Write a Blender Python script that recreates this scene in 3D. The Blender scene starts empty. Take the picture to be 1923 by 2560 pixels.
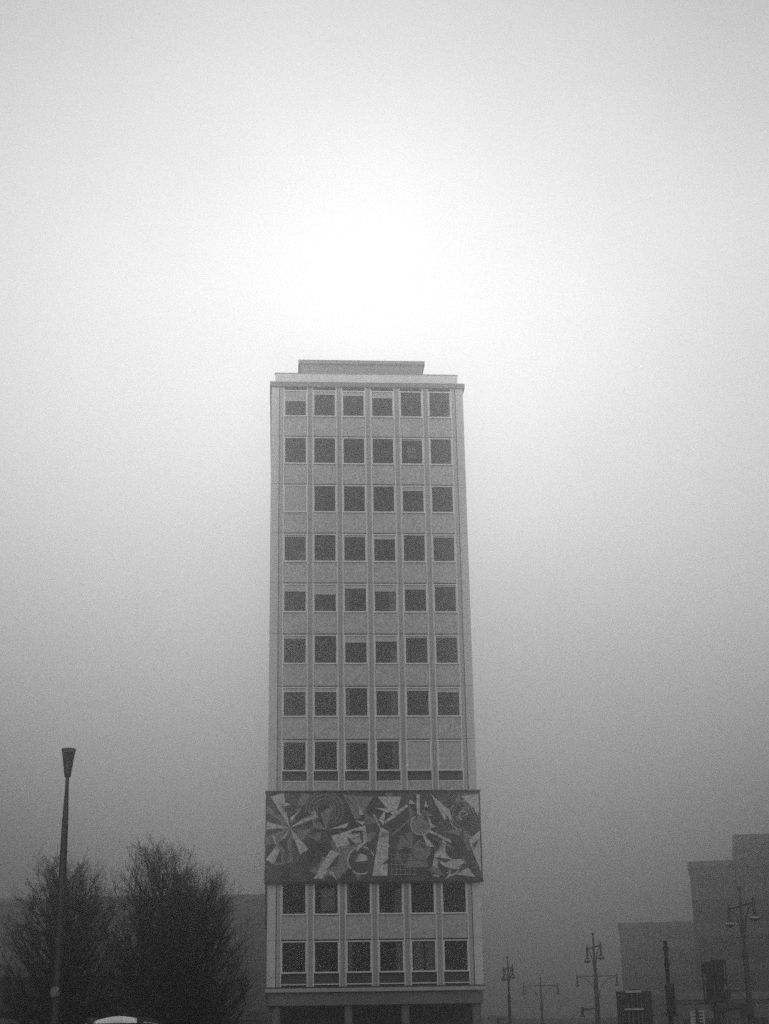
import bpy, bmesh, math, random
from mathutils import Vector, Matrix

S = bpy.context.scene
COL = S.collection

# ------------------------------------------------------------------ camera
EYE = 1.6
F, PITCH, ROLL = 3906.8, 0.3373, -0.0169          # focal length in photo pixels, radians
PW, PH = 1923, 2560
cam_d = bpy.data.cameras.new('camera')
cam = bpy.data.objects.new('camera', cam_d)
COL.objects.link(cam)
cam_d.sensor_fit = 'VERTICAL'
cam_d.sensor_height = 36
cam_d.sensor_width = 27
cam_d.lens = F / PH * 36
cam_d.clip_end = 5000
cam.matrix_world = Matrix.Translation((0, 0, EYE)) @ Matrix.Rotation(math.pi / 2 + PITCH, 4, 'X') @ Matrix.Rotation(ROLL, 4, 'Z')
S.camera = cam

# ------------------------------------------------------------------ world, sun, exposure
SUN_EL = math.radians(26.6)
SUN_AZ = math.radians(1)       # to the left of the tower
REAR_FILL = 1.2                      # unseen sky behind the camera, brightened down to the horizon to light the facade
world = bpy.data.worlds.new('World')
S.world = world
world.use_nodes = True
wn, wl = world.node_tree.nodes, world.node_tree.links
wn.clear()
sky = wn.new('ShaderNodeTexSky')
sky.sky_type = 'NISHITA'
sky.sun_disc = False
sky.sun_elevation = SUN_EL
sky.sun_rotation = -SUN_AZ
sky.dust_density = 0.3
bw = wn.new('ShaderNodeRGBToBW')                    # black and white film
tc = wn.new('ShaderNodeTexCoord')
sep = wn.new('ShaderNodeSeparateXYZ')
ramp = wn.new('ShaderNodeMapRange')                 # overcast sky: bright overhead, dim towards the horizon
ramp.interpolation_type = 'SMOOTHSTEP'
ramp.inputs['From Min'].default_value = 0.065
ramp.inputs['From Max'].default_value = 0.5
ramp.inputs['To Min'].default_value = 0
ramp.inputs['To Max'].default_value = 1.0
cl = wn.new('ShaderNodeTexNoise')                   # soft uneven cloud
cl.inputs['Scale'].default_value = 4.5
cl.inputs['Detail'].default_value = 5
clm = wn.new('ShaderNodeMapRange')
clm.inputs['To Min'].default_value = 0.80
clm.inputs['To Max'].default_value = 1.20
m1 = wn.new('ShaderNodeMath'); m1.operation = 'MULTIPLY'
m2 = wn.new('ShaderNodeMath'); m2.operation = 'MULTIPLY'
REAR_FILL_GAIN = 2.5  # extra brightness added to the rear sky as fill for the facade
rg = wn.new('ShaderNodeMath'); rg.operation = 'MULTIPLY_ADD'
rg.inputs[1].default_value = -REAR_FILL_GAIN; rg.inputs[2].default_value = 1.0
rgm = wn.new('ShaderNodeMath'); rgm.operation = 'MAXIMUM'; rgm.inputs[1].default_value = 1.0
m3 = wn.new('ShaderNodeMath'); m3.operation = 'MULTIPLY'
bg = wn.new('ShaderNodeBackground')
bg.inputs['Strength'].default_value = 0.15
out = wn.new('ShaderNodeOutputWorld')
wl.new(sky.outputs[0], bw.inputs[0])
wl.new(tc.outputs['Generated'], sep.inputs[0])
wl.new(tc.outputs['Generated'], cl.inputs['Vector'])
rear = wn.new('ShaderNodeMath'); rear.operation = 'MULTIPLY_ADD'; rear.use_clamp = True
rear.inputs[1].default_value = -REAR_FILL; rear.inputs[2].default_value = 0.0
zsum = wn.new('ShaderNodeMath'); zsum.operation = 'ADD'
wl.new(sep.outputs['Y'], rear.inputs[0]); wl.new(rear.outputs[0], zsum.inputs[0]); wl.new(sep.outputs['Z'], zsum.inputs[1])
wl.new(zsum.outputs[0], ramp.inputs['Value'])
wl.new(cl.outputs['Fac'], clm.inputs['Value'])
wl.new(bw.outputs[0], m1.inputs[0]); wl.new(ramp.outputs[0], m1.inputs[1])
wl.new(m1.outputs[0], m2.inputs[0]); wl.new(clm.outputs[0], m2.inputs[1])
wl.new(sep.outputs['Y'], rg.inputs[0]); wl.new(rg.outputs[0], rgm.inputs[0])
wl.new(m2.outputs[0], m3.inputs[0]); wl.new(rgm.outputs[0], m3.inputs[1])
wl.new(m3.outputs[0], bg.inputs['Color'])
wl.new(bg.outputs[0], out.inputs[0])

sun_d = bpy.data.lights.new('sun', 'SUN')
sun_d.energy = 0.65
sun_d.angle = math.radians(44)
sun = bpy.data.objects.new('sun', sun_d)
COL.objects.link(sun)
sun.rotation_euler = (-(math.pi / 2 - SUN_EL), 0, 0)   # low bright patch of cloud behind the tower
sun.location = (0, 200, 160)

S.view_settings.view_transform = 'Standard'
S.view_settings.look = 'None'
S.view_settings.gamma = 1
S.view_settings.exposure = 0.0
S.cycles.max_bounces = 8
S.cycles.volume_bounces = 4
S.cycles.transparent_max_bounces = 12
S.cycles.use_denoising = False                     # the unfiltered sampling noise reads as film grain
S.cycles.sample_clamp_indirect = 0.35

HAZE_DENSITY, HAZE_G, HAZE_COL = 0.0047, 0.93, 0.45

# ------------------------------------------------------------------ helpers
def at(px, py, Y):
    """world point seen at photo pixel (px,py), at distance Y in front"""
    c, s = math.cos(ROLL), math.sin(ROLL)
    A, B = px - PW / 2, py - PH / 2
    a, b = (c * A + s * B) / F, (-s * A + c * B) / F
    ct, st = math.cos(PITCH), math.sin(PITCH)
    d = Vector((a, ct + st * b, st - ct * b))
    d *= Y / d.y
    return Vector((d.x, d.y, d.z + EYE))

MATS = {}
ALB = 1.7
def mat(name, g, rough=0.8, var=0.12, scale=1.5, fine=0.10, fscale=25.0, metal=0.0, streak=False, bump=0.0):
    if name in ('pale_stone','pier_stone','spandrel_render','pilaster_stone','frame_metal','blind_fabric'): g = min(.85, g*ALB)
    m = bpy.data.materials.new(name); m.use_nodes = True
    n, l = m.node_tree.nodes, m.node_tree.links
    p = n['Principled BSDF']
    p.inputs['Roughness'].default_value = rough
    p.inputs['Metallic'].default_value = metal
    t = n.new('ShaderNodeTexCoord')
    a = n.new('ShaderNodeTexNoise'); a.inputs['Scale'].default_value = scale; a.inputs['Detail'].default_value = 5
    if streak:
        mp = n.new('ShaderNodeMapping'); mp.inputs['Scale'].default_value = (1.0, 1.0, 0.12)
        l.new(t.outputs['Object'], mp.inputs[0]); l.new(mp.outputs[0], a.inputs['Vector'])
    else:
        l.new(t.outputs['Object'], a.inputs['Vector'])
    b = n.new('ShaderNodeTexNoise'); b.inputs['Scale'].default_value = fscale; b.inputs['Detail'].default_value = 3
    l.new(t.outputs['Object'], b.inputs['Vector'])
    r1 = n.new('ShaderNodeMapRange'); r1.inputs['From Min'].default_value = .3; r1.inputs['From Max'].default_value = .7
    r1.inputs['To Min'].default_value = 1 - var; r1.inputs['To Max'].default_value = 1 + var
    r2 = n.new('ShaderNodeMapRange'); r2.inputs['From Min'].default_value = .3; r2.inputs['From Max'].default_value = .7
    r2.inputs['To Min'].default_value = g * (1 - fine); r2.inputs['To Max'].default_value = g * (1 + fine)
    mu = n.new('ShaderNodeMath'); mu.operation = 'MULTIPLY'
    l.new(a.outputs['Fac'], r1.inputs['Value']); l.new(b.outputs['Fac'], r2.inputs['Value'])
    l.new(r1.outputs[0], mu.inputs[0]); l.new(r2.outputs[0], mu.inputs[1])
    cb = n.new('ShaderNodeCombineColor')
    for k in range(3): l.new(mu.outputs[0], cb.inputs[k])
    l.new(cb.outputs[0], p.inputs['Base Color'])
    if bump:
        bp = n.new('ShaderNodeBump'); bp.inputs['Strength'].default_value = bump; bp.inputs['Distance'].default_value = .02
        l.new(b.outputs['Fac'], bp.inputs['Height']); l.new(bp.outputs[0], p.inputs['Normal'])
    MATS[name] = m
    return m

def glass_mat(name, dark=0.02, see=0.75):
    m = bpy.data.materials.new(name); m.use_nodes = True
    n, l = m.node_tree.nodes, m.node_tree.links
    n.clear()
    o = n.new('ShaderNodeOutputMaterial')
    tr = n.new('ShaderNodeBsdfTransparent'); tr.inputs[0].default_value = (see, see, see, 1)
    gl = n.new('ShaderNodeBsdfGlossy'); gl.inputs['Roughness'].default_value = 0.03; gl.inputs[0].default_value = (.3, .3, .3, 1)
    fr = n.new('ShaderNodeFresnel'); fr.inputs['IOR'].default_value = 1.35
    mx = n.new('ShaderNodeMixShader')
    l.new(fr.outputs[0], mx.inputs[0]); l.new(tr.outputs[0], mx.inputs[1]); l.new(gl.outputs[0], mx.inputs[2])
    l.new(mx.outputs[0], o.inputs[0])
    MATS[name] = m
    return m

def mosaic_mat(name, g):
    """small square mosaic stones, each a slightly different grey"""
    m = bpy.data.materials.new(name); m.use_nodes = True
    n, l = m.node_tree.nodes, m.node_tree.links
    p = n['Principled BSDF']; p.inputs['Roughness'].default_value = .45
    t = n.new('ShaderNodeTexCoord')
    v = n.new('ShaderNodeTexVoronoi'); v.inputs['Scale'].default_value = 9; v.inputs['Randomness'].default_value = .35
    l.new(t.outputs['Object'], v.inputs['Vector'])
    sc = n.new('ShaderNodeSeparateColor'); l.new(v.outputs['Color'], sc.inputs[0])
    r = n.new('ShaderNodeMapRange'); r.inputs['To Min'].default_value = g * .6; r.inputs['To Max'].default_value = g * 1.4
    l.new(sc.outputs[0], r.inputs['Value'])
    cb = n.new('ShaderNodeCombineColor')
    for k in range(3): l.new(r.outputs[0], cb.inputs[k])
    l.new(cb.outputs[0], p.inputs['Base Color'])
    return m

class MB:
    def __init__(s): s.v, s.f, s.mi = [], [], []
    def add(s, vs, fs, mi=0):
        k = len(s.v); s.v += [tuple(x) for x in vs]
        for f in fs: s.f.append(tuple(k + i for i in f)); s.mi.append(mi)
        return s
    def box(s, x0, x1, y0, y1, z0, z1, mi=0):
        return s.add([(x0,y0,z0),(x1,y0,z0),(x1,y1,z0),(x0,y1,z0),(x0,y0,z1),(x1,y0,z1),(x1,y1,z1),(x0,y1,z1)],
                     [(0,3,2,1),(4,5,6,7),(0,1,5,4),(1,2,6,5),(2,3,7,6),(3,0,4,7)], mi)
    def bevbox(s, x0, x1, y0, y1, z0, z1, b=.02, mi=0):
        bm = bmesh.new(); bmesh.ops.create_cube(bm, size=1)
        for v in bm.verts: v.co = Vector(((x0+x1)/2+v.co.x*(x1-x0), (y0+y1)/2+v.co.y*(y1-y0), (z0+z1)/2+v.co.z*(z1-z0)))
        bmesh.ops.bevel(bm, geom=bm.edges[:], offset=b, segments=2, affect='EDGES', profile=.6)
        bm.verts.index_update()
        s.add([v.co[:] for v in bm.verts], [[v.index for v in f.verts] for f in bm.faces], mi); bm.free()
        return s
    def tube(s, pts, rad, n=8, mi=0, caps=True):
        pts = [Vector(p) for p in pts]
        if not hasattr(rad, '__len__'): rad = [rad] * len(pts)
        k = len(s.v); ref = None
        for i, p in enumerate(pts):
            d = (pts[min(i+1, len(pts)-1)] - pts[max(i-1, 0)]).normalized()
            if ref is None:
                ref = Vector((1,0,0)) if abs(d.x) < .8 else Vector((0,1,0))
            a = (ref - d * ref.dot(d)).normalized(); b = d.cross(a); ref = a
            for j in range(n):
                t = 2*math.pi*j/n
                s.v.append(tuple(p + (a*math.cos(t) + b*math.sin(t)) * rad[i]))
        for i in range(len(pts)-1):
            for j in range(n):
                q = k+i*n; s.f.append((q+j, q+(j+1)%n, q+n+(j+1)%n, q+n+j)); s.mi.append(mi)
        if caps:
            s.f.append(tuple(k+j for j in reversed(range(n)))); s.mi.append(mi)
            q = k+(len(pts)-1)*n; s.f.append(tuple(q+j for j in range(n))); s.mi.append(mi)
        return s
    def lathe(s, prof, cx=0, cy=0, n=20, mi=0):
        """profile of (r, z) from bottom to top"""
        k = len(s.v)
        for r, z in prof:
            for j in range(n):
                t = 2*math.pi*j/n; s.v.append((cx+r*math.cos(t), cy+r*math.sin(t), z))
        for i in range(len(prof)-1):
            for j in range(n):
                q = k+i*n; s.f.append((q+j, q+(j+1)%n, q+n+(j+1)%n, q+n+j)); s.mi.append(mi)
        s.f.append(tuple(k+j for j in reversed(range(n)))); s.mi.append(mi)
        q = k+(len(prof)-1)*n; s.f.append(tuple(q+j for j in range(n))); s.mi.append(mi)
        return s
    def build(s, name, m, parent=None, smooth=False, label=None):
        me = bpy.data.meshes.new(name)
        me.from_pydata(s.v, [], s.f)
        for x in (m if isinstance(m, (list, tuple)) else [m]): me.materials.append(x)
        me.polygons.foreach_set('material_index', s.mi)
        if smooth: me.polygons.foreach_set('use_smooth', [True]*len(me.polygons))
        me.update()
        o = bpy.data.objects.new(name, me); COL.objects.link(o)
        if parent: o.parent = parent
        if label: o['label'] = label
        return o

def tag(o, label, cat, group=None):
    o['label'] = label; o['category'] = cat
    if group: o['group'] = group
    return o
def thing(name, label, cat, loc=(0,0,0), rz=0, group=None):
    o = bpy.data.objects.new(name, None); COL.objects.link(o)
    o.empty_display_size = .5
    o.location = loc; o.rotation_euler = (0,0,rz)
    return tag(o, label, cat, group)
def structure(o):
    o['kind'] = 'structure'; return o
def copy_tree(o, parent=None):
    c = o.copy(); COL.objects.link(c); c.parent = parent
    for ch in [x for x in COL.objects if x.parent == o]: copy_tree(ch, c)
    return c

# ------------------------------------------------------------------ materials
pale   = mat('pale_stone', .50, .85, .10, .5, .14, 14, streak=True)
pier   = mat('pier_stone', .40, .85, .12, .4, .16, 12, streak=True)
spand  = mat('spandrel_render', .30, .9, .08, .6, .30, 7, bump=.4)
pilas  = mat('pilaster_stone', .27, .85, .10, .5, .16, 12, streak=True)
groove = mat('dark_joint', .06, .9)  # dark grey of the facade joints and grooves
trim   = mat('frame_metal', .56, .5, .06, 1, .06, 30)
blindm = mat('blind_fabric', .36, .9, .05, 2, .05, 20)
drape  = mat('curtain_cloth', .45, .9, .1, 2, .1, 20)
inner  = mat('dark_interior', .02, .9)
glass  = glass_mat('window_glass')
darkm  = mat('dark_metal', .035, .45, .2, 3, .15, 40)
blackm = mat('black_metal', .015, .5, .2, 3, .15, 40)
roofm  = mat('roof_dark', .26, .9, .1, .5, .1, 8)
slatem = mat('slate_fascia', .13, .85, .12, .4, .12, 8, streak=True)
bark   = mat('bark', .018, .95, .3, 3, .3, 30)
hazeb  = mat('grey_render_wall', .13, .9, .10, .1, .08, 2, streak=True)
hazeb2 = mat('dim_render_wall', .08, .9, .10, .1, .08, 2, streak=True)
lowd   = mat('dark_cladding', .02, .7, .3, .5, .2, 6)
lowl   = mat('soot_cladding', .07, .8, .3, .5, .2, 6)
signw  = mat('pale_sign_face', .34, .6, .08, 3, .06, 20)
paintw = mat('white_paint', .30, .35, .03, 1, .02, 20)
paperm = mat('crumpled_film', .17, .5, .25, 6, .2, 40)
whitem = mat('white_letters', .7, .6, .04, 3, .03, 20)
asph   = mat('asphalt', .05, .9, .15, .2, .25, 60)
paving = mat('paving_stone', .09, .9, .12, .4, .2, 20)
bulb   = mat('opal_glass', .32, .2, .02, 3, .02, 20)
stripm = mat('ribbon_window', .05, .5)
_n, _l = stripm.node_tree.nodes, stripm.node_tree.links
_w = _n.new('ShaderNodeTexWave'); _w.inputs['Scale'].default_value = .38; _w.bands_direction = 'X'
_t = _n.new('ShaderNodeTexCoord'); _r = _n.new('ShaderNodeValToRGB')
_r.color_ramp.elements[0].position = .82; _r.color_ramp.elements[0].color = (.075,.075,.075,1)
_r.color_ramp.elements[1].position = .9; _r.color_ramp.elements[1].color = (.14,.14,.14,1)
_l.new(_t.outputs['Object'], _w.inputs['Vector']); _l.new(_w.outputs['Fac'], _r.inputs[0])
_l.new(_r.outputs[0], _n['Principled BSDF'].inputs['Base Color'])
fascm = mat('plinth_stone', .17, .85, .15, .4, .16, 10, streak=True)
bandm = mat('sign_band_grey', .16, .7, .25, .3, .15, 5)
rubber = mat('tyre_rubber', .03, .8)

# ------------------------------------------------------------------ ground
structure(MB().box(-900, 900, -300, 1100, -.4, 0).build('ground', paving))
structure(MB().box(-900, 900, 18, 62, .002, .006).build('road', asph))
structure(MB().box(-900, 900, 62, 62.3, 0.001, .13).build('kerb', pale))
structure(MB().box(-900, 900, 62.3, 112, 0.001, .128).build('pavement', paving))
ln = MB()
for k in range(-30, 31): ln.box(k*6-1.5, k*6+1.5, 39.9, 40.05, .0085, .0105)
structure(ln.build('lane_marking', paintw))

# ------------------------------------------------------------------ office tower
TX, TD, TPHI = -1.2387, 120.089, .0708
H = 4.2102
F0 = 19.2893 + EYE
TOP = 53.1553 + EYE                 # underside of the cornice
J = 8.5102 + EYE                    # joint between the two floors under the frieze
FB = 12.69 + EYE                    # frieze bottom
LT = 5.1605 + EYE                   # top of the ledge
DEPTH = 34.0
tower = thing('office_tower', 'tall narrow office tower, six windows wide, with a dark mosaic band', 'office tower', (TX, TD, 0), TPHI)
HW = 8.0
w0 = [-6.87 + i*2.408 for i in range(6)]
w1 = [x + 1.70 for x in w0]

# solid core behind the windows, floors and curtain walled long sides
core = MB()
core.box(-7.6, 7.6, 1.6, DEPTH-.4, LT+.02, TOP-.01)
core.build('core', inner, tower)
fl = MB()
for k in range(0, 9): fl.box(-7.55, 7.55, .36, 1.59, F0+k*H-.22, F0+k*H+.10)
for z in (J, LT+.2, FB+.15): fl.box(-7.55, 7.55, .36, 1.59, z-.17, z+.1)
for x in [-7.5] + [(w1[i]+w0[i+1])/2 for i in range(5)] + [7.5]: fl.box(x-.05, x+.05, .37, 1.58, LT, TOP-.02)
fl.build('partition', inner, tower)

def col_part(name, m, u0, u1, v0, z0, z1, v1=.35):
    return MB().box(u0, u1, v0, v1, z0, z1).build(name, m, tower)
ranges = [(LT, FB-.0), (F0, TOP)]
for s in (-1, 1):
    for z0, z1 in ranges:
        a, b = sorted((s*8.0, s*7.38)); col_part('corner_pier', pier, a, b, 0, z0, z1)
        a, b = sorted((s*7.375, s*7.32)); col_part('joint_strip', groove, a, b, .06, z0, z1)
        a, b = sorted((s*7.315, s*7.02)); col_part('pilaster', pilas, a, b, .02, z0, z1)
for i in range(5):
    c = (w1[i] + w0[i+1]) / 2
    for z0, z1 in ranges:
        p = MB()
        p.box(c-.19, c-.075, .02, .35, z0, z1, 0); p.box(c-.055, c+.055, .02, .35, z0, z1, 0); p.box(c+.075, c+.19, .02, .35, z0, z1, 0)
        p.box(c-.0749, c-.0551, .05, .35, z0, z1, 1); p.box(c+.0551, c+.0749, .05, .35, z0, z1, 1)
        p.build('pilaster', [pilas, groove], tower)
rails = []
for i in range(6):
    l = w0[i] - (.16); r = w1[i] + (.16)
    for z0, z1 in ranges:
        m = MB(); m.box(l, l+.075, -.03, .35, z0, z1); m.box(r-.075, r, -.03, .35, z0, z1)
        m.build('bay_rail', trim, tower)

def window(i, zb, zt, blind=0.0, extra=None, noframe_top=False, full_panel=False):
    a, b = w0[i], w1[i]
    f = MB()
    f.box(a-.085+.004, a, -.005, .34, zb, zt); f.box(b, b+.085-.004, -.005, .34, zb, zt)
    f.box(a-.08, b+.08, -.06, .34, zb-.11, zb-.002)
    f.box(a-.08, b+.08, -.02, .34, zt+.002, zt+.09)
    fo = f.build('window', trim, tower)
    MB().box(a+.002, b-.002, .20, .215, zb+.002, zt-.002).build('pane', glass, fo)
    if blind > 0:
        h = (zt-zb)*blind
        m = MB()
        nz = max(2, int(h/.09))
        for q in range(nz):                                     # louvres
            z1 = zt-.01-h*q/nz; z0 = zt-.01-h*(q+1)/nz
            m.add([(a+.01,.10,z1),(b-.01,.10,z1),(b-.01,.07,z0+.004),(a+.01,.07,z0+.004)], [(0,3,2,1)])
        m.box(a+.01, b-.01, .06, .11, zt-h-.04, zt-h)
        m.build('blind', blindm, fo)
    for e in (extra or []):
        x0, x1, y0, y1, mm, nm = e
        m = MB()
        n = max(1, int((x1-x0)*(b-a)/.08)) if nm == 'curtain' else 1
        for q in range(n):
            p0 = a+(b-a)*(x0+(x1-x0)*q/n); p1 = a+(b-a)*(x0+(x1-x0)*(q+1)/n)
            m.box(p0, p1-.001, .27+.015*(q%2), .30+.015*(q%2), zb+(zt-zb)*y0, zb+(zt-zb)*y1)
        m.build(nm, mm, fo)
    return fo
def spandrel(i, z0, z1):
    a, b = w0[i]-.08, w1[i]+.08
    return MB().box(a, b, .07, .345, z0, z1).build('spandrel_panel', spand, tower)
def vent(i, z0, z1):
    a, b = w0[i]-.08, w1[i]+.08
    m = MB(); m.box(a, b, .05, .34, z0-.08, z0); m.box(a, b, .05, .34, z1, z1+.0)
    m.box(a, b, .22, .34, z0+.001, z1-.001, 1)
    n = 5
    for q in range(n):
        zz = z0 + (z1-z0)*(q+.5)/n
        m.add([(a,.20,zz+.045),(b,.20,zz+.045),(b,.14,zz-.035),(a,.14,zz-.035)], [(0,3,2,1)], 1)
    return m.build('vent_grille', [trim, lowl], tower)

CU = drape
blinds = {7:[.38,.10,.14,.22,.0,.0], 6:[0,0,0,0,.04,0], 5:[1,0,0,0,.14,0], 4:[.05,0,.05,.13,0,.05],
          3:[.23,.34,.11,.22,.14,.04], 2:[.08,0,.22,.18,.05,.04], 1:[.12,.12,0,.09,.08,.13], 0:[.02,0,.03,0,1,1]}
extras = {(1,2):[(0,.2,0,1,CU,'curtain')], (1,3):[(.7,1,0,1,CU,'curtain')], (0,2):[(0,.2,0,.9,CU,'curtain')], (0,3):[(.7,1,0,1,CU,'curtain')],
          (3,2):[(0,.22,0,.85,CU,'curtain')], (3,3):[(.66,1,0,.8,CU,'curtain')], (4,0):[(.62,1,0,.42,CU,'curtain')], (2,3):[(.7,1,0,.5,CU,'curtain')],
          (6,4):[(.28,.72,.25,.8,drape,'notice')]}
for k in range(8):
    z = F0 + k*H
    for i in range(6):
        if k == 0:
            window(i, z+.435*H, z+.955*H, blinds[0][i], extras.get((0,i)))
            vent(i, z+.235*H, z+.375*H)
            spandrel(i, z+.03*H, z+.21*H)
        else:
            window(i, z+.435*H, z+.955*H, blinds[k][i], extras.get((k,i)))
            spandrel(i, z+.025, z+.435*H-.115)
for i in range(6):
    window(i, J+.445*H, J+.965*H, 0, {1:[(.28,.88,.12,.85,blindm,'notice')], 2:[(0,.18,.05,1,CU,'curtain')], 3:[(.7,1,0,.8,CU,'curtain')]}.get(i))
    spandrel(i, J+.025, J+.445*H-.115)
    window(i, J-.545*H, J-.045*H, 0, {2:[(0,.22,0,1,CU,'curtain')], 3:[(.72,1,0,.95,CU,'curtain')], 4:[(.08,.5,0,1,CU,'curtain'),(.58,1,0,1,CU,'curtain')]}.get(i))
    vent(i, J-.745*H, J-.59*H)
for z in [F0+k*H for k in range(1,8)] + [J]:
    MB().box(-8.002, 8.002, -.002, .05, z-.013, z+.013).build('floor_joint', groove, tower)

# long sides and back
def side_wall(s):
    m = MB()
    levels = [LT+.0] + [J, FB] if False else None
    for z0, z1 in ranges:
        z = z0
        while z < z1 - .5:
            zz = min(z+H, z1); h = zz-z
            x0, x1 = sorted((s*7.62, s*7.98))
            m.box(x0, x1, .36, DEPTH, z, z+.40*h, 0)
            x0, x1 = sorted((s*7.62, s*7.88)); m.box(x0, x1, .36, DEPTH, z+.40*h, zz, 1)
            z = zz
        for k in range(0, 15):
            v = .6 + k*(DEPTH-.9)/14; x0, x1 = sorted((s*7.983, s*8.03)); m.box(x0, x1, v-.05, v+.05, z0, z1, 2)
    return m.build('side_wall', [spand, inner, trim], tower)
side_wall(-1); side_wall(1)
MB().box(-7.99, 7.99, DEPTH+.001, DEPTH+.3, LT, TOP-.01).build('rear_wall', spand, tower)

# roof
MB().box(-8.16, 8.16, -.18, DEPTH+.4, TOP, TOP+.42).build('cornice', roofm, tower)
par = MB(); par.box(-7.72, 7.62, .35, .65, TOP+.421, TOP+1.38); par.box(-7.72, -7.42, .651, DEPTH-.3, TOP+.421, TOP+1.38)
par.box(7.32, 7.62, .651, DEPTH-.3, TOP+.421, TOP+1.38); par.box(-7.419, 7.319, DEPTH-.6, DEPTH-.31, TOP+.421, TOP+1.379)
par.build('parapet', pale, tower)
cop = MB(); cop.box(-7.77, 7.67, .30, .70, TOP+1.381, TOP+1.44); cop.build('parapet_coping', pilas, tower)
ph = MB(); ph.box(-5.55, 5.0, 3.6, DEPTH-5, TOP+.421, TOP+3.75); ph.box(-5.75, 5.2, 3.4, DEPTH-4.8, TOP+3.751, TOP+4.1)
ph.build('penthouse', roofm, tower)

# frieze: a plain abstract mosaic of angular shards, discs and grids
FT = F0 + .08
FV = -.25
tone = [mosaic_mat('mosaic_black', .02), mosaic_mat('mosaic_slate', .055), mosaic_mat('mosaic_grey', .24), mosaic_mat('mosaic_pale', .62)]
fz = MB()
fz.box(-8.2, 8.2, FV, .34, FB, FT, 0)
FHt = FT - FB
rnd = random.Random(11)
layer = [0]
def shard(pts, t):
    """pts in 0..100 x 0..40 frieze units"""
    layer[0] += 1
    y = FV - .0022*layer[0]
    vs = [(-8.15 + x/100*16.3, y, FB + .05 + z/40*(FHt-.1)) for x, z in pts]
    # keep facing outwards
    area = sum(vs[i][0]*vs[(i+1)%len(vs)][2]-vs[(i+1)%len(vs)][0]*vs[i][2] for i in range(len(vs)))
    if area < 0: vs.reverse()
    fz.add(vs, [tuple(range(len(vs)))], t)
def disc(x, z, r, t, n=28, a0=0, a1=360, ry=None):
    shard([(x+r*math.cos(math.radians(a0+(a1-a0)*k/n)), z+(ry or r)*math.sin(math.radians(a0+(a1-a0)*k/n))) for k in range(n)], t)
def ring(x, z, r, w, t, a0=0, a1=360, n=40, sx=1):
    p = [(x+sx*r*math.cos(math.radians(a0+(a1-a0)*k/n)), z+r*math.sin(math.radians(a0+(a1-a0)*k/n))) for k in range(n+1)]
    for k in range(n):
        (xa, za), (xb, zb) = p[k], p[k+1]
        f = (r-w)/r
        fz_quad([(xa,za),(xb,zb),(x+(xb-x)*f, z+(zb-z)*f),(x+(xa-x)*f, z+(za-z)*f)], t)
    layer[0] += 1
def fz_quad(pts, t):
    y = FV - .0022*(layer[0]+1)
    vs = [(-8.15 + x/100*16.3, y, FB + .05 + z/40*(FHt-.1)) for x, z in pts]
    area = sum(vs[i][0]*vs[(i+1)%4][2]-vs[(i+1)%4][0]*vs[i][2] for i in range(4))
    if area < 0: vs.reverse()
    fz.add(vs, [(0,1,2,3)], t)
def line(x0, z0, x1, z1, w, t):
    dx, dz = x1-x0, z1-z0; L = math.hypot(dx, dz); nx, nz = -dz/L*w/2, dx/L*w/2
    shard([(x0+nx,z0+nz),(x1+nx,z1+nz),(x1-nx,z1-nz),(x0-nx,z0-nz)], t)
clampf = lambda x, z: (min(100, max(0, x)), min(40, max(0, z)))
# background facets: a jittered grid of triangles in dark tones
NX, NZ = 15, 5
gp = [[clampf(x*100/NX + (rnd.uniform(-2.6,2.6) if 0 < x < NX else 0), z*40/NZ + (rnd.uniform(-3,3) if 0 < z < NZ else 0)) for z in range(NZ+1)] for x in range(NX+1)]
for x in range(NX):
    for z in range(NZ):
        a, b, c, d = gp[x][z], gp[x+1][z], gp[x+1][z+1], gp[x][z+1]
        tris = [(a,b,c),(a,c,d)] if rnd.random() < .5 else [(a,b,d),(b,c,d)]
        for tr in tris:
            t = rnd.choices([0,1,2], [.52,.33,.15])[0]
            if t:
                y = FV - .001
                vs = [(-8.15+p[0]/100*16.3, y, FB+.05+p[1]/40*(FHt-.1)) for p in tr]
                ar = sum(vs[i][0]*vs[(i+1)%3][2]-vs[(i+1)%3][0]*vs[i][2] for i in range(3))
                if ar < 0: vs.reverse()
                fz.add(vs, [(0,1,2)], t)
layer[0] = 2
# star of wedges at the left
for a, b, L, t in [(100,122,17,3),(135,150,15,2),(165,183,11,3),(196,214,15,2),(232,246,18,3),(262,276,16,2),(292,312,13,3),(335,350,15,2),(20,34,14,3),(58,72,18,2)]:
    x0, z0 = 11, 24
    shard([clampf(x0, z0), clampf(x0+L*math.cos(math.radians(a)), z0+L*math.sin(math.radians(a))), clampf(x0+L*math.cos(math.radians(b)), z0+L*math.sin(math.radians(b)))], t)
for r in (9, 7.2, 5.4, 3.6): ring(27, 32, r, .45, 2, -60, 200)
shard([(20,4),(38,20),(52,22),(34,1)], 2); shard([(22,1),(30,14),(34,12),(26,1)], 3)
disc(44, 9, 6.5, 1); ring(44, 9, 6.5, .7, 3, 20, 300); disc(44, 9, 3, 3, a0=0, a1=200)
shard([(30,20),(46,25),(47,18),(33,15)], 3); shard([(36,39),(42,26),(50,38)], 2); shard([(49,2),(53,24),(57,22),(56,2)], 3)
shard([(52,38),(60,28),(63,38)], 3); line(55,26,66,34,1.3,3); line(58,20,69,29,.9,2); line(50,30,57,15,.8,3)
for k in range(6): line(58+k*2.1, 2, 58+k*2.1, 12, .35, 2)
for k in range(5): line(57, 2.5+k*2.2, 70, 2.5+k*2.2, .35, 2)
disc(72, 25, 5, 2); disc(72, 13, 4.2, 2); ring(72, 25, 5, .5, 3); line(71,30,71,39,1.6,3)
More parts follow.
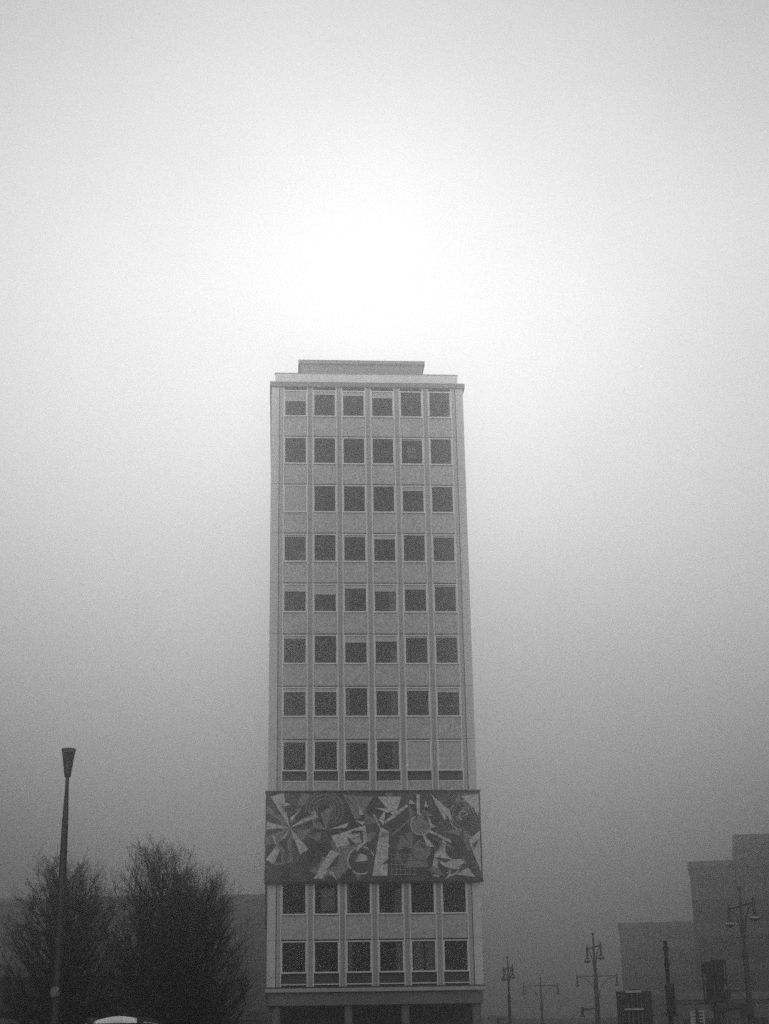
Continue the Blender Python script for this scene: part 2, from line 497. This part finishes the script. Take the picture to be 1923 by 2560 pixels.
shard([(62,20),(68,22),(68,14),(62,15)], 2)
shard([(76,2),(79,16),(82,14),(80,1)], 3); shard([(83,3),(92,7),(97,1)], 3)
disc(86, 12, 7, 3, a0=120, a1=330); disc(88, 14, 5, 0)
for k in range(5): line(79+k*1.6, 34-k*2.2, 88+k*1.6, 38-k*2.0, .7, 2)
for k in range(4): ring(92, 29, 7-k*1.6, .5, [3,2,2,3][k], 10, 250)
shard([(99.5,39),(91,38),(99.5,30)], 3); shard([(99.5,22),(94,18),(99.5,3)], 3); shard([(77,39),(83,27),(86,31)], 3)
line(76,22,86,17,1.1,3); line(77,19,87,14,.7,2); line(79,22,82,14,.6,2)
for k in range(70):
    x, z = rnd.uniform(2,98), rnd.uniform(2,38); a = rnd.uniform(0,6.28); L = rnd.uniform(2,7)
    pts = [clampf(x+L*math.cos(a), z+L*math.sin(a)), clampf(x+rnd.uniform(.5,2.2)*math.cos(a+2), z+rnd.uniform(.5,2.2)*math.sin(a+2)), clampf(x+L*.5*math.cos(a+3.6), z+L*.5*math.sin(a+3.6))]
    shard(pts, rnd.choice([0,0,1,2,3]))
fz.build('mosaic_frieze', tone, tower, label='wide band of dark and pale mosaic shards')
fr = MB(); fr.box(-8.24, 8.24, FV-.22, .34, FT+.001, FT+.09); fr.box(-8.24, 8.24, FV-.22, .34, FB-.09, FB-.001)
fr.build('frieze_frame', blackm, tower)
for s in (-1, 1):
    a, b = sorted((s*8.2, s*7.64)); m = MB().box(a, b, .341, DEPTH+.2, FB, FT, 0)
    for k in range(70):
        v = rnd.uniform(.6, DEPTH-1.5); z = FB + rnd.uniform(.2, FHt-2.5); L = rnd.uniform(.8, 2.2)
        x = s*(8.2 + .002*(k+1))
        vs = [(x, v, z), (x, v+L, z+rnd.uniform(0,1)), (x, v+rnd.uniform(0,L), z+L)]
        m.add(vs, [(0,1,2) if s > 0 else (0,2,1)], rnd.choice([1,1,2,3]))
    m.build('mosaic_side', tone, tower)
MB().box(-8.19, -8.035, .02, .18, J+.19*H, FB-.095).build('side_fin', blackm, tower)

# ledge, fascia, columns and recessed foyer
lg = MB(); lg.box(-8.12, 8.16, -.32, DEPTH+.5, LT-.38, LT-.115, 0); lg.box(-8.10, 8.14, -.22, DEPTH+.4, LT-.114, LT-.001, 1)
lg.build('ledge', [pilas, blackm], tower)
MB().box(-7.92, 7.92, .03, DEPTH, LT-1.30, LT-.381).build('fascia', fascm, tower)
zc = LT - 1.301
cm = MB().lathe([(.33,.0),(.33,.3),(.30,.32),(.30,zc)], n=28)
for u in (-7.3, -2.0, 2.2, 7.45):
    o = cm.build('column', fascm, tower, smooth=True) if u == -7.3 else None
    if o is None:
        o = col0.copy(); COL.objects.link(o); o.parent = tower
    else: col0 = o
    o.location = (u, .55, 0)
for s in (-1, 1): MB().box(*sorted((s*7.9, s*7.62)), 1.2, 1.7, 0, zc).build('foyer_pier', fascm, tower)
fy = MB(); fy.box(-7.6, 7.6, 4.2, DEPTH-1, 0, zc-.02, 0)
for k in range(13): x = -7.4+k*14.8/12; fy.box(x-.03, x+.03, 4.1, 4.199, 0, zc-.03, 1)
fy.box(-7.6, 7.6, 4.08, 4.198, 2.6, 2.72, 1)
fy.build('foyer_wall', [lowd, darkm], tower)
MB().box(-9, 9, -2, DEPTH+1, .129, .30).build('plinth', paving, tower)

# ------------------------------------------------------------------ background buildings
def banded_block(name, label, px0, px1, ytop, Y, depth, m, floors=3.6, right=None, left=None, rz=0):
    # rz turns the block about its front left corner
    """a hazy block whose front face spans photo columns px0..px1 at distance Y"""
    a = at(px0, ytop, Y); b = at(px1, ytop, Y)
    x0 = a.x if left is None else left; x1 = b.x if right is None else right
    z = (a.z+b.z)/2
    w = (x1-x0)/2
    root = thing(name, label, 'building', (x0+w*math.cos(rz), Y+w*math.sin(rz), 0), rz)
    MB().box(-w, w, 0, depth, 0, z-.8).build('wall', m, root)
    MB().box(-w-.2, w+.2, -.2, depth+.2, z-.8, z).build('roof_edge', m, root)
    n = int((z-2)/floors)
    for k in range(n):
        zz = 2.2 + k*(z-2.5)/n
        r = MB(); r.box(-w+.4, w-.4, -.03, .0-.002, zz, zz+1.5)
        r.build('window_band', stripm, root)
    return root
banded_block('long_slab_block', 'long fog-veiled block left of the tower behind the bare trees', -260, 700, 2243, 215, 18, hazeb)
rb = banded_block('tall_slab_block', 'tall dark block at the right edge fading into fog, stepped roof', 1722, 2010, 2152, 190, 22, hazeb2, rz=math.radians(-11.5))
zt = at(1722, 2152, 190).z
MB().box(-1.5, 7.0, .5, 20, zt+.001, zt+2.9).build('upper_storey', hazeb2, rb)
banded_block('far_slab_block', 'pale far block with a flat roof in the fog between lamp and traffic mast', 1547, 1790, 2306, 265, 18, hazeb2, rz=math.radians(-9))
# low congress hall just left of the tower
banded_block('low_hall', 'low flat hall against the left foot of the tower', 520, 672, 2528, 150, 14, hazeb, 3.0)
# far low terrace right of the tower
fa = at(1180, 2548, 300); fb = at(1560, 2548, 300)
t = thing('low_terrace_block', 'long low strip of building on the horizon right of the tower', 'building', ((fa.x+fb.x)/2, 300, 0))
hw = (fb.x-fa.x)/2
MB().box(-hw, hw, 0, 12, 0, fa.z-.9).build('wall', hazeb2, t)
MB().box(-hw-.3, hw+.3, -.3, 12.3, fa.z-.899, fa.z-.1).build('roof', slatem, t)
MB().box(-hw+3, -hw+8, 1, 9, fa.z-.1+.001, fa.z+.5).build('roof_housing', slatem, t)

# dark pavilion behind the trees
pa = at(-120, 2441, 96); pb = at(192, 2441, 96); pc = at(480, 2441, 96)
t = thing('dark_pavilion', 'low dark pavilion with an overhanging upper storey behind the bare trees', 'building', (pa.x, 96, 0))
pz = pb.z; pz0 = at(192, 2526, 96).z
MB().box(0, pb.x-pa.x, 0, 16, pz0, pz-.001).build('upper_storey', lowd, t)
MB().box(pb.x-pa.x+.002, pc.x-pa.x, .4, 16, pz0-.6, pz-.12).build('side_wing', lowl, t)
MB().box(-.3, pc.x-pa.x+.2, -.15, 16.3, pz, pz+.12).build('roof_edge', slatem, t)
gw = MB(); gw.box(0, pc.x-pa.x-.5, 3, 15, 0, pz0-.602, 0)
gw.build('ground_floor_wall', hazeb, t)
for k in range(8): MB().lathe([(.12,0),(.12,pz0-.602)], 1.0+k*2.2, 1.2, 12).build('support_post', lowd, t)

# storefront strip at right with the lit-less sign band
sa = at(1692, 2482, 150); sb = at(2000, 2482, 150)
t = thing('shop_pavilion', 'low shop row with a pale sign band at the right edge', 'shop', (sa.x, 150, 0))
sw = sb.x-sa.x; zt = at(1800, 2481, 150).z; zb = at(1800, 2499, 150).z
MB().box(0, sw, 0, 10, 0, zb-.3).build('wall', slatem, t)
MB().box(-.15, sw, -.5, 9, zb, zt).build('sign_band', bandm, t)
MB().box(0, sw, -.3, 9.5, zb-.299, zb-.001).build('canopy_edge', lowl, t)
for k in range(6): MB().box(.4+k*2.0, 2.1+k*2.0, -.04, -.002, .5, zb-1.6).build('shop_window', inner, t)
def text(body, size, loc, rz, m, name, parent, depth=.03):
    cu = bpy.data.curves.new(name, 'FONT'); cu.body = body; cu.size = size; cu.extrude = depth
    o = bpy.data.objects.new('tmp', cu); COL.objects.link(o)
    dg = bpy.context.evaluated_depsgraph_get(); dg.update()
    me = bpy.data.meshes.new_from_object(o.evaluated_get(dg)); bpy.data.objects.remove(o)
    me.materials.clear(); me.materials.append(m); me.name = name
    r = bpy.data.objects.new(name, me); COL.objects.link(r)
    if parent: r.parent = parent
    r.location = loc; r.rotation_euler = (math.pi/2, 0, rz)
    return r
tp = at(1890, 2514, 149.8)
text('cker', .92, (tp.x-sa.x, -.08, tp.z), 0, signw, 'sign_lettering', t)

# ------------------------------------------------------------------ street lamps
def lamp_head(parent, x, zc, near=False):
    """pendant below the end of a crossbar at local x"""
    m = MB(); m.tube([(x,0,zc+.10),(x,0,zc-.55)], .07, 12); m.lathe([(.03,zc+.10),(.06,zc+.16),(.02,zc+.24)], x, 0, 10)
    h = m.build('lamp_stem', darkm, parent)
    MB().lathe([(.165,zc-.65),(.14,zc-.60),(.09,zc-.56),(.075,zc-.54)], x, 0, 20).build('lamp_cap', darkm, h, smooth=True)
    MB().lathe([(.218,zc-.77),(.205,zc-.71),(.163,zc-.651)], x, 0, 20).build('lamp_bowl', bulb, h, smooth=True)
    MB().lathe([(.04,zc-.90),(.13,zc-.87),(.21,zc-.81),(.235,zc-.80),(.235,zc-.771)], x, 0, 20).build('lamp_rim', darkm, h)
def make_lamp(label, loc, rz, zbar, span, ztop, low_arm, group):
    t = thing('street_lamp', label, 'street lamp', loc, rz, group)
    p = MB()
    p.lathe([(.26,0),(.26,.5),(.20,.6),(.17,1.2),(.155,3.2),(.17,3.22),(.17,3.4),(.13,3.5),(.115,zbar-2.4),(.13,zbar-2.35),(.13,zbar-2.1),(.075,zbar-1.9),(.065,zbar+.3),(.045,ztop-.3),(.04,ztop-.2),(.10,ztop-.06),(.10,ztop)], n=16)
    p.build('pole', darkm, t, smooth=False)
    b = MB(); b.tube([(-span/2,0,zbar),(span/2,0,zbar)], .05, 8); b.build('crossbar', darkm, t)
    for s in (-1, 1):
        pts = []
        for k in range(15):
            q = k/14*math.pi/2
            pts.append((s*(.07+(span/2-.2)*(1-math.cos(q))), 0, zbar-2.2+2.1*math.sin(q)))
        MB().tube(pts, .035, 6).build('bracket', darkm, t)
        lamp_head(t, s*span/2, zbar)
    if low_arm:
        a = MB(); a.tube([(0,0,low_arm),(-.95/ math.cos(rz) if False else -.95,0,low_arm)], .04, 8)
        o = a.build('low_arm', darkm, t); 
        pts = [(-.07-.78*(1-math.cos(k/10*math.pi/2)), 0, low_arm-.85+.80*math.sin(k/10*math.pi/2)) for k in range(11)]
        MB().tube(pts, .028, 6).build('low_bracket', darkm, o)
        MB().lathe([(.17,low_arm-.50),(.17,low_arm-.44),(.09,low_arm-.42),(.09,low_arm+.06),(.05,low_arm+.12)], -.95, 0, 14).build('low_lantern', darkm, o)
        # the lower arm faces the footway, across the line of the road arms
        o.rotation_euler = (0, 0, -rz)
    return t
G = 'twin-headed candelabra lamps right of the tower'
def lamp(label, px_top, py_top, Y, px_bar_y, span, rz, low):
    top = at(px_top, py_top, Y)
    bar = at(px_top, px_bar_y, Y).z
    base = Vector((top.x, Y, 0))
    return make_lamp(label, base, rz, bar, span, top.z, low, G)
lamp('largest twin lamp at the right edge, its pale bowls showing below dark shades', 1848, 2217, 78, 2264, 3.5, math.radians(-82.4), 4.5)
lamp('tall dark twin lamp seen end-on, midway between tower and dark sign back', 1482, 2332, 105, 2368, 3.5, math.radians(-82.4), 4.5)
lamp('twin lamp seen end-on, the one closest to the tower', 1269, 2391, 132, 2421, 3.5, math.radians(-82.4), 4.6)
lamp('faint slim lamp with wide-spread arms standing alone in fog', 1351, 2444, 165, 2464, 3.45, 0, 0)
lamp('faint wide-armed lamp directly behind the tall dark twin lamp', 1491, 2420, 148, 2440, 3.6, 0, 0)
# box on the large lamp's post
bp = at(1868, 2508, 77.6); bz = at(1868, 2541, 77.6).z
tag(MB().bevbox(-.30, .22, -.16, .16, 0, bp.z-bz, .03).build('control_box', blackm), 'black box strapped to the pole of the largest twin lamp', 'box').location = (bp.x, 77.5, bz)

# tapered lamp at left
lt = at(172.5, 1872, 42); lb = at(171.5, 1941, 42)
t = thing('street_lamp', 'single tall lamp with a tapered funnel head, left of the trees', 'street lamp', (lt.x, 42, 0))
MB().lathe([(.20,0),(.19,.4),(.165,1.0),(.135,4.0),(.115,lb.z*.55),(.085,lb.z-1.2),(.052,lb.z-.4),(.05,lb.z+.05)], n=16).build('pole', blackm, t, smooth=True)
hh = MB().lathe([(.07,lb.z-.02),(.085,lb.z),(.10,lb.z+.12),(.175,lt.z-.12)], n=24).build('lamp_head', blackm, t, smooth=True)
MB().lathe([(.176,lt.z-.119),(.18,lt.z-.085),(.170,lt.z-.08),(.170,lt.z-.062)], n=24).build('lamp_ring', slatem, hh)
MB().lathe([(.19,lt.z-.061),(.195,lt.z-.01),(.18,lt.z)], n=24).build('lamp_cap', darkm, hh)
# crumpled film scrap caught on the pole
sp = at(139, 2480, 41.8); rr = random.Random(3)
bm = bmesh.new(); bmesh.ops.create_icosphere(bm, subdivisions=3, radius=1)
for v in bm.verts:
    n_ = v.co.normalized(); k = 1 + .22*math.sin(9*n_.x+5*n_.z)*math.cos(11*n_.z+3*n_.x+1) + rr.uniform(-.16,.16)
    v.co = Vector((n_.x*.115*k, n_.y*.07*k, n_.z*.14*k))
bm.verts.index_update()
m = MB().add([v.co[:] for v in bm.verts], [[v.index for v in f.verts] for f in bm.faces]); bm.free()
o = tag(m.build('plastic_scrap', paperm), 'crumpled pale plastic scrap stuck on the left lamp pole', 'litter'); o.location = (lt.x-.01, 42-.17, sp.z)

# ------------------------------------------------------------------ traffic furniture
# mast with a signal head seen from behind
Y = 45
tp = at(1663, 2352, Y); s0 = at(1672, 2458, Y).z; s1 = at(1676, 2541, Y).z
t = thing('traffic_mast', 'slim black mast with collars and a signal head seen from behind', 'traffic light', (tp.x, Y, 0))
MB().lathe([(.09,0),(.09,s1-.4),(.055,s1),(.05,tp.z-.25),(.055,tp.z-.22),(.055,tp.z)], n=14).build('pole', blackm, t)
for py in (2371, 2412):
    z = at(1666, py, Y).z; MB().lathe([(.085,z-.035),(.085,z+.035)], n=14).build('collar', blackm, t)
sh = MB().bevbox(-.10, .13, -.20, -.06, s1+.08, s0, .03).build('signal_head', blackm, t)
MB().box(-.13, .16, -.26, .02, s1, s1+.075).build('bracket', blackm, sh)
MB().box(-.11, .12, -.23, .0, s0-.20, s0-.08).build('bracket', blackm, sh)
for k in range(3):
    zz = s1+.22+k*.28; MB().tube([(.015,-.02+.0,zz),(.015,.12,zz)], .09, 14).build('visor', blackm, sh)
# pair of contrast boards
tp = at(1779, 2398, Y); z0 = at(1786, 2511, Y).z; z1 = at(1779, 2402, Y).z
t = thing('signal_boards', 'two tall black backing boards side by side on one post, pale specks down their edges', 'traffic light', (tp.x+.03, Y, 0), math.radians(6))
MB().lathe([(.06,0),(.06,z0),(.03,z0+.02),(.03,z1+.10)], 0, .08, 12).build('post', darkm, t)
MB().bevbox(-.335, -.03, -.03, .01, z0+.02, z1-.02, .012).build('board', blackm, t)
MB().bevbox(.0, .345, -.05, -.01, z0+.05, z1+.03, .012).build('board', blackm, t)
MB().box(-.029, -.004, -.02, .0, z0+.1, z1+.05).build('seam', slatem, t)
def specks(name, x, za, zb, n, y, w=.022):
    m = MB(); r = random.Random(n)
    for k in range(n):
        zz = za+(zb-za)*(k+.5)/n; m.box(x-w/2*r.uniform(.6,1), x+w/2*r.uniform(.6,1), y-.004, y-.0005, zz-.4*(zb-za)/n*r.uniform(.5,.95), zz+.36*(zb-za)/n)
    m.build(name, signw, t)
specks('edge_marking', -.285, z0+.14, z0+.52, 12, -.03)
specks('edge_marking', .29, z1-.48, z1-.06, 13, -.05)
o = MB().box(-.30, -.235, -.036, -.0305, z0+.62, z0+.80).build('sticker', slatem, t)
MB().box(.24, .30, -.056, -.0505, z1-.80, z1-.60).build('sticker', slatem, t)
MB().lathe([(.03,0),(.03,.03)], n=12).build('reflector', signw, t).location = (.30, -.056, z0+.40)
# back of a large sign
Y = 55
a = at(1541, 2478, Y); b = at(1629, 2475, Y); zb_ = 2.05
t = thing('road_sign', 'back of a large dark road sign held by pale posts and a crossbar', 'road sign', ((a.x+b.x)/2, Y, 0))
w = (b.x-a.x)/2
MB().bevbox(-w, w, .06, .10, zb_, a.z, .015).build('board', blackm, t)
for x in (-.22, -.09, .09, .22):
    MB().tube([(x,0,0),(x,0,a.z-.05 if abs(x) < .15 else a.z-.35)], .022, 10).build('post', slatem, t)
zz = at(1588, 2523, Y).z
MB().box(-.37, .28, -.06, -.024, zz-.03, zz+.03).build('crossbar', signw, t)
MB().box(-.30, .26, .0, .058, a.z-.06, a.z+.02).build('top_rail', signw, t)
MB().box(-.16, .20, .02, .05, a.z+.021, a.z+.06).build('bracket', darkm, t)
m = MB(); r = random.Random(5)
for k in range(16): x = r.uniform(-.45,-.25); z = zz+r.uniform(-.35,.3); m.box(x, x+r.uniform(.03,.09), .052, .0595, z, z+r.uniform(.01,.03))
m.box(-w+.05, -w+.3, .052, .0594, a.z-.16, a.z-.12)
m.build('scuff_marks', slatem, t)
# pale sign with dark rungs
Y = 60
a = at(1725, 2527, Y); b = at(1760, 2527, Y)
t = thing('rung_sign', 'pale sign with columns of dark bars on a dark post', 'sign', ((a.x+b.x)/2, Y, 0))
w = (b.x-a.x)/2
MB().tube([(0,0,0),(0,0,a.z+.05)], .045, 12).build('post', darkm, t)
MB().box(-w, -.05, -.02, .02, a.z-1.0, a.z).build('panel', signw, t)
MB().box(.05, w, -.02, .02, a.z-1.0, a.z).build('panel', signw, t)
for x0, x1, hgt in ((-.16, -.03, .03), (.03, .2, .06)):
    m = MB().box(x0 if x0 > 0 else x1-.035, x0+.035 if x0 > 0 else x1, -.034, -.0205, a.z-1.0, a.z-.03)
    for k in range(8): z = a.z-.06-k*.115; m.box(x0, x1, -.033, -.0206, z-hgt, z)
    m.build('bar_marking', blackm, t)
# dark kiosk under the boards
Y = 90
a = at(1800, 2512, Y); b = at(1852, 2510, Y)
t = thing('kiosk', 'dark street kiosk with pale horizontal bands behind the signal boards', 'kiosk', ((a.x+b.x)/2, Y, 0))
w = (b.x-a.x)/2
MB().box(-w, w, 0, 2, .13, a.z-.2).build('wall', lowl, t)
MB().box(-w-.1, w+.1, -.15, 2.1, a.z-.199, a.z).build('roof', blackm, t)
for z in (a.z-.7, a.z-1.0, a.z-1.7): MB().box(-w+.5, w-.1, -.04, -.002, z, z+.14).build('pale_band', hazeb, t)
# small hanging sign in the fog
a = at(1657, 2510, 88); z0 = at(1657, 2530, 88).z
t = thing('small_sign', 'small dark sign plate half lost in fog just left of the traffic mast', 'sign', (a.x, 88, 0))
MB().tube([(0,0.03,.0),(0,0.03,a.z)], .03, 10).build('post', slatem, t)
MB().bevbox(-.12, .12, -.02, .0, z0, a.z, .008).build('plate', slatem, t)
# little dark signal on a thin arm
a = at(1808, 2527, 50)
t = thing('bollard_light', 'short dark lamp post with a flat top under the signal boards', 'street lamp', (a.x, 50, 0))
MB().tube([(0,0,0),(0,0,a.z)], .035, 10).build('post', darkm, t); MB().bevbox(-.2, .06, -.06, .06, a.z-.05, a.z+.03, .01).build('cap', blackm, t)

# ------------------------------------------------------------------ van and booth at lower left
Y = 44
vt = at(299, 2540, Y)
van = thing('parked_van', 'white van with a domed roof and dark roof bars below the trees', 'van', (vt.x, Y, 0))
vz = vt.z
half = 1.0
prof = []
bm = bmesh.new()
# body: cross sections along y (nose towards the camera)
secs = [(-2.4,.78,.55,1.0),(-2.3,.93,.45,1.15),(-1.55,.97,.42,1.30),(-.95,.93,.42,vz-.30),(-.6,.92,.42,vz-.20),(2.4,.92,.42,vz-.20),(2.55,.88,.5,vz-.3)]
rings = []
for y, hw_, zb_, zt_ in secs:
    pts = [(-hw_,zb_),(-hw_,zt_*.62),(-hw_*.93,zt_-.05),(-hw_*.80,zt_),(hw_*.80,zt_),(hw_*.93,zt_-.05),(hw_,zt_*.62),(hw_,zb_)]
    rings.append([bm.verts.new((x,y,z)) for x, z in pts])
for i in range(len(rings)-1):
    for j in range(8): bm.faces.new((rings[i][j], rings[i][(j+1)%8], rings[i+1][(j+1)%8], rings[i+1][j]))
bm.faces.new(rings[0][::-1]); bm.faces.new(rings[-1])
bmesh.ops.recalc_face_normals(bm, faces=bm.faces[:])
bm.verts.index_update()
MB().add([v.co[:] for v in bm.verts], [[v.index for v in f.verts] for f in bm.faces]).build('body', paintw, van); bm.free()
# domed roof
dm = MB(); n, q = 16, 8; vs = []
for i in range(n+1):
    for j in range(q+1):
        x = -.80 + 1.60*i/n; y = -.75 + 3.1*j/q
        vs.append((x, y, vz-.20 + .20*(1-(x/.82)**2)*(1-(2*j/q-1)**6)))
dm.add(vs, [(i*(q+1)+j, (i+1)*(q+1)+j, (i+1)*(q+1)+j+1, i*(q+1)+j+1) for i in range(n) for j in range(q)])
dm.build('roof', paintw, van, smooth=True)
for x in (-.66, .66): MB().box(x-.06, x+.06, -.85, 2.2, vz-.198, vz-.05).build('roof_bar', blackm, van)
ws = MB(); ws.add([(-.80,-1.58,1.36),(.80,-1.58,1.36),(.72,-1.03,vz-.42),(-.72,-1.03,vz-.42)], [(0,1,2,3)]); ws.build('windscreen', darkm, van)
for s in (-1, 1):
    MB().bevbox(*sorted((s*.99, s*1.2)), -1.25, -1.15, 1.35, 1.65, .03).build('mirror', blackm, van)
    MB().bevbox(*sorted((s*.5, s*.82)), -2.43, -2.28, .72, .92, .03).build('headlight', bulb, van)
    for y in (-1.6, 1.6):
        wh = MB().tube([(s*.72,y,.34),(s*.95,y,.34)], .34, 22).build('wheel', rubber, van)
        MB().tube([(s*.94,y,.34),(s*.965,y,.34)], .2, 16).build('rim', signw, wh)
# booth
Y = 68
a = at(168, 2534, Y); b = at(213, 2534, Y); rt = at(190, 2521, Y)
t = thing('booth', 'small pale booth with a dark overhanging flat roof left of the white van', 'booth', ((a.x+b.x)/2, Y, 0))
w = (b.x-a.x)/2
bw_ = MB(); bw_.box(-w, w, 0, 1.2, .13, a.z); bw_.build('wall', signw, t)
MB().box(-w-.25, w+.35, -.3, 1.5, a.z+.001, rt.z).build('roof', blackm, t)
MB().box(w+.002, w+.28, 0, 1.1, .13, a.z-.001).build('side_frame', blackm, t)
m = MB(); zz = at(190, 2549, Y).z
pts = [(-.17+.06, -.012, 1.0)] + [(.06+.17*math.cos(math.pi-k/12*math.pi), -.012, zz-.17+.17*math.sin(k/12*math.pi)) for k in range(13)] + [(.06+.17, -.012, 1.0)]
m.add(pts + [(x, -.002, z) for x, y, z in pts], [tuple(range(len(pts)))] + [(i, (i+1)%len(pts), len(pts)+(i+1)%len(pts), len(pts)+i) for i in range(len(pts))])
m.build('hatch', inner, t, label='dark arched opening')

# ------------------------------------------------------------------ bare trees
def bare_tree(label, px, Y, height, spread, seed, lean=0.0, n1=96, group='bare winter trees at left'):
    R = random.Random(seed)
    base = at(px, 2500, Y); 
    t = thing('bare_tree', label, 'tree', (base.x, Y, .128), R.uniform(0, 6.28), group)
    trunk, limbs, twigs = MB(), MB(), MB()
    def env(z):                                      # crown radius at height z
        q = z/height
        if q < .42: return spread*(.82 + .18*q/.42)
        return spread*math.sqrt(max(0.0, 1-((q-.42)/.60)**2)) + .02
    def grow(p, d, L, r, level, mb, n, up, gnarl):
        pts, rad = [p.copy()], [r]
        d = d.normalized()
        dirs = [d.copy()]
        for k in range(n):
            d = (d + Vector((R.gauss(0,gnarl), R.gauss(0,gnarl), R.gauss(0,gnarl)+up))).normalized()
            p = p + d*L/n
            pts.append(p.copy()); rad.append(max(.0035, r*(1-.80*(k+1)/n))); dirs.append(d.copy())
        sides = {0:10, 1:6, 2:4, 3:3, 4:3}[level]
        mb.tube(pts, rad, sides, caps=False)
        return pts, rad, dirs
    tp, tr, td = grow(Vector((0,0,0)), Vector((lean,0,1)), height*.90, .19, 0, trunk, 14, .05, .045)
    def child(pts, rad, dirs, q):
        f = q*(len(pts)-1); i = min(int(f), len(pts)-2); u = f-i
        return pts[i].lerp(pts[i+1], u), dirs[i+1], rad[i]*(1-u)+rad[i+1]*u
    def side_dir(d, ang):
        a = d.orthogonal().normalized(); b = d.cross(a); th = R.uniform(0, 6.283)
        return (d*math.cos(ang) + (a*math.cos(th)+b*math.sin(th))*math.sin(ang)).normalized()
    for k in range(n1):
        q = .12 + .84*((k+R.random())/n1)**1.15
        p, d, r = child(tp, tr, td, q)
        th = k*2.399 + R.uniform(-.5,.5)
        el = math.radians(20 + 30*q + R.uniform(-6, 26)*(1-.5*q))
        dd = Vector((math.cos(th)*math.cos(el), math.sin(th)*math.cos(el), math.sin(el)))
        # length to the envelope
        L = .3
        while L < height*.75:
            e = p + dd*L + Vector((0,0,.07*L*L/ max(1,spread)))
            if math.hypot(e.x, e.y) > env(e.z) or e.z > height*.985: break
            L += .15
        L = max(.5, L*R.uniform(.86, 1.04))
        lp, lr, ld = grow(p, dd, L, min(r*.6, .012+.013*L), 1, limbs, 8, .075, .06)
        n2 = int(3 + L*2.2)
        for j in range(n2):
            q2 = .18 + .80*(j+R.random())/n2
            p2, d2, r2 = child(lp, lr, ld, q2)
            L2 = (.40 + .46*L*(1-q2*.72))*R.uniform(.6, 1.1)
            sp, sr, sd = grow(p2, side_dir(d2, math.radians(R.uniform(22,48))) + Vector((0,0,.12)), L2, max(.007, r2*.6), 2, limbs, 5, .05, .09)
            n3 = int(3 + L2*4.2)
            for i in range(n3):
                q3 = .12 + .86*(i+R.random())/n3
                p3, d3, r3 = child(sp, sr, sd, q3)
                L3 = R.uniform(.22, .62)
                wp, wr, wd = grow(p3, side_dir(d3, math.radians(R.uniform(25,55))) + Vector((0,0,.15)), L3, max(.006, r3*.55), 3, twigs, 3, .05, .14)
                for g in range(R.randint(1,3)):
                    p4, d4, r4 = child(wp, wr, wd, R.uniform(.25,.98))
                    grow(p4, side_dir(d4, math.radians(R.uniform(25,55))), R.uniform(.12,.36), .0055, 4, twigs, 2, .04, .15)
    trunk.build('trunk', bark, t, smooth=True)
    limbs.build('limb', bark, t)
    twigs.build('crown', bark, t)
    return t
bare_tree('bare tree behind the left lamp pole, at the picture\'s left edge', 152, 66, 9.3, 3.1, 4)
bare_tree('tallest bare tree, middle one of three, above the white van', 388, 66, 9.9, 2.6, 9, n1=96)
bare_tree('bare tree with a lower crown, nearest the tower', 482, 68, 8.9, 3.0, 21, n1=96)

# ------------------------------------------------------------------ haze
hz = bpy.data.materials.new('haze'); hz.use_nodes = True
n, l = hz.node_tree.nodes, hz.node_tree.links
n.clear()
o = n.new('ShaderNodeOutputMaterial'); v = n.new('ShaderNodeVolumePrincipled')
v.inputs['Color'].default_value = (HAZE_COL,)*3 + (1,)
v.inputs['Density'].default_value = HAZE_DENSITY
v.inputs['Anisotropy'].default_value = HAZE_G
l.new(v.outputs[0], o.inputs['Volume'])
ho = MB().box(-950, 950, -350, 1150, -1.4, TOP+5).build('haze', hz)
ho['kind'] = 'stuff'
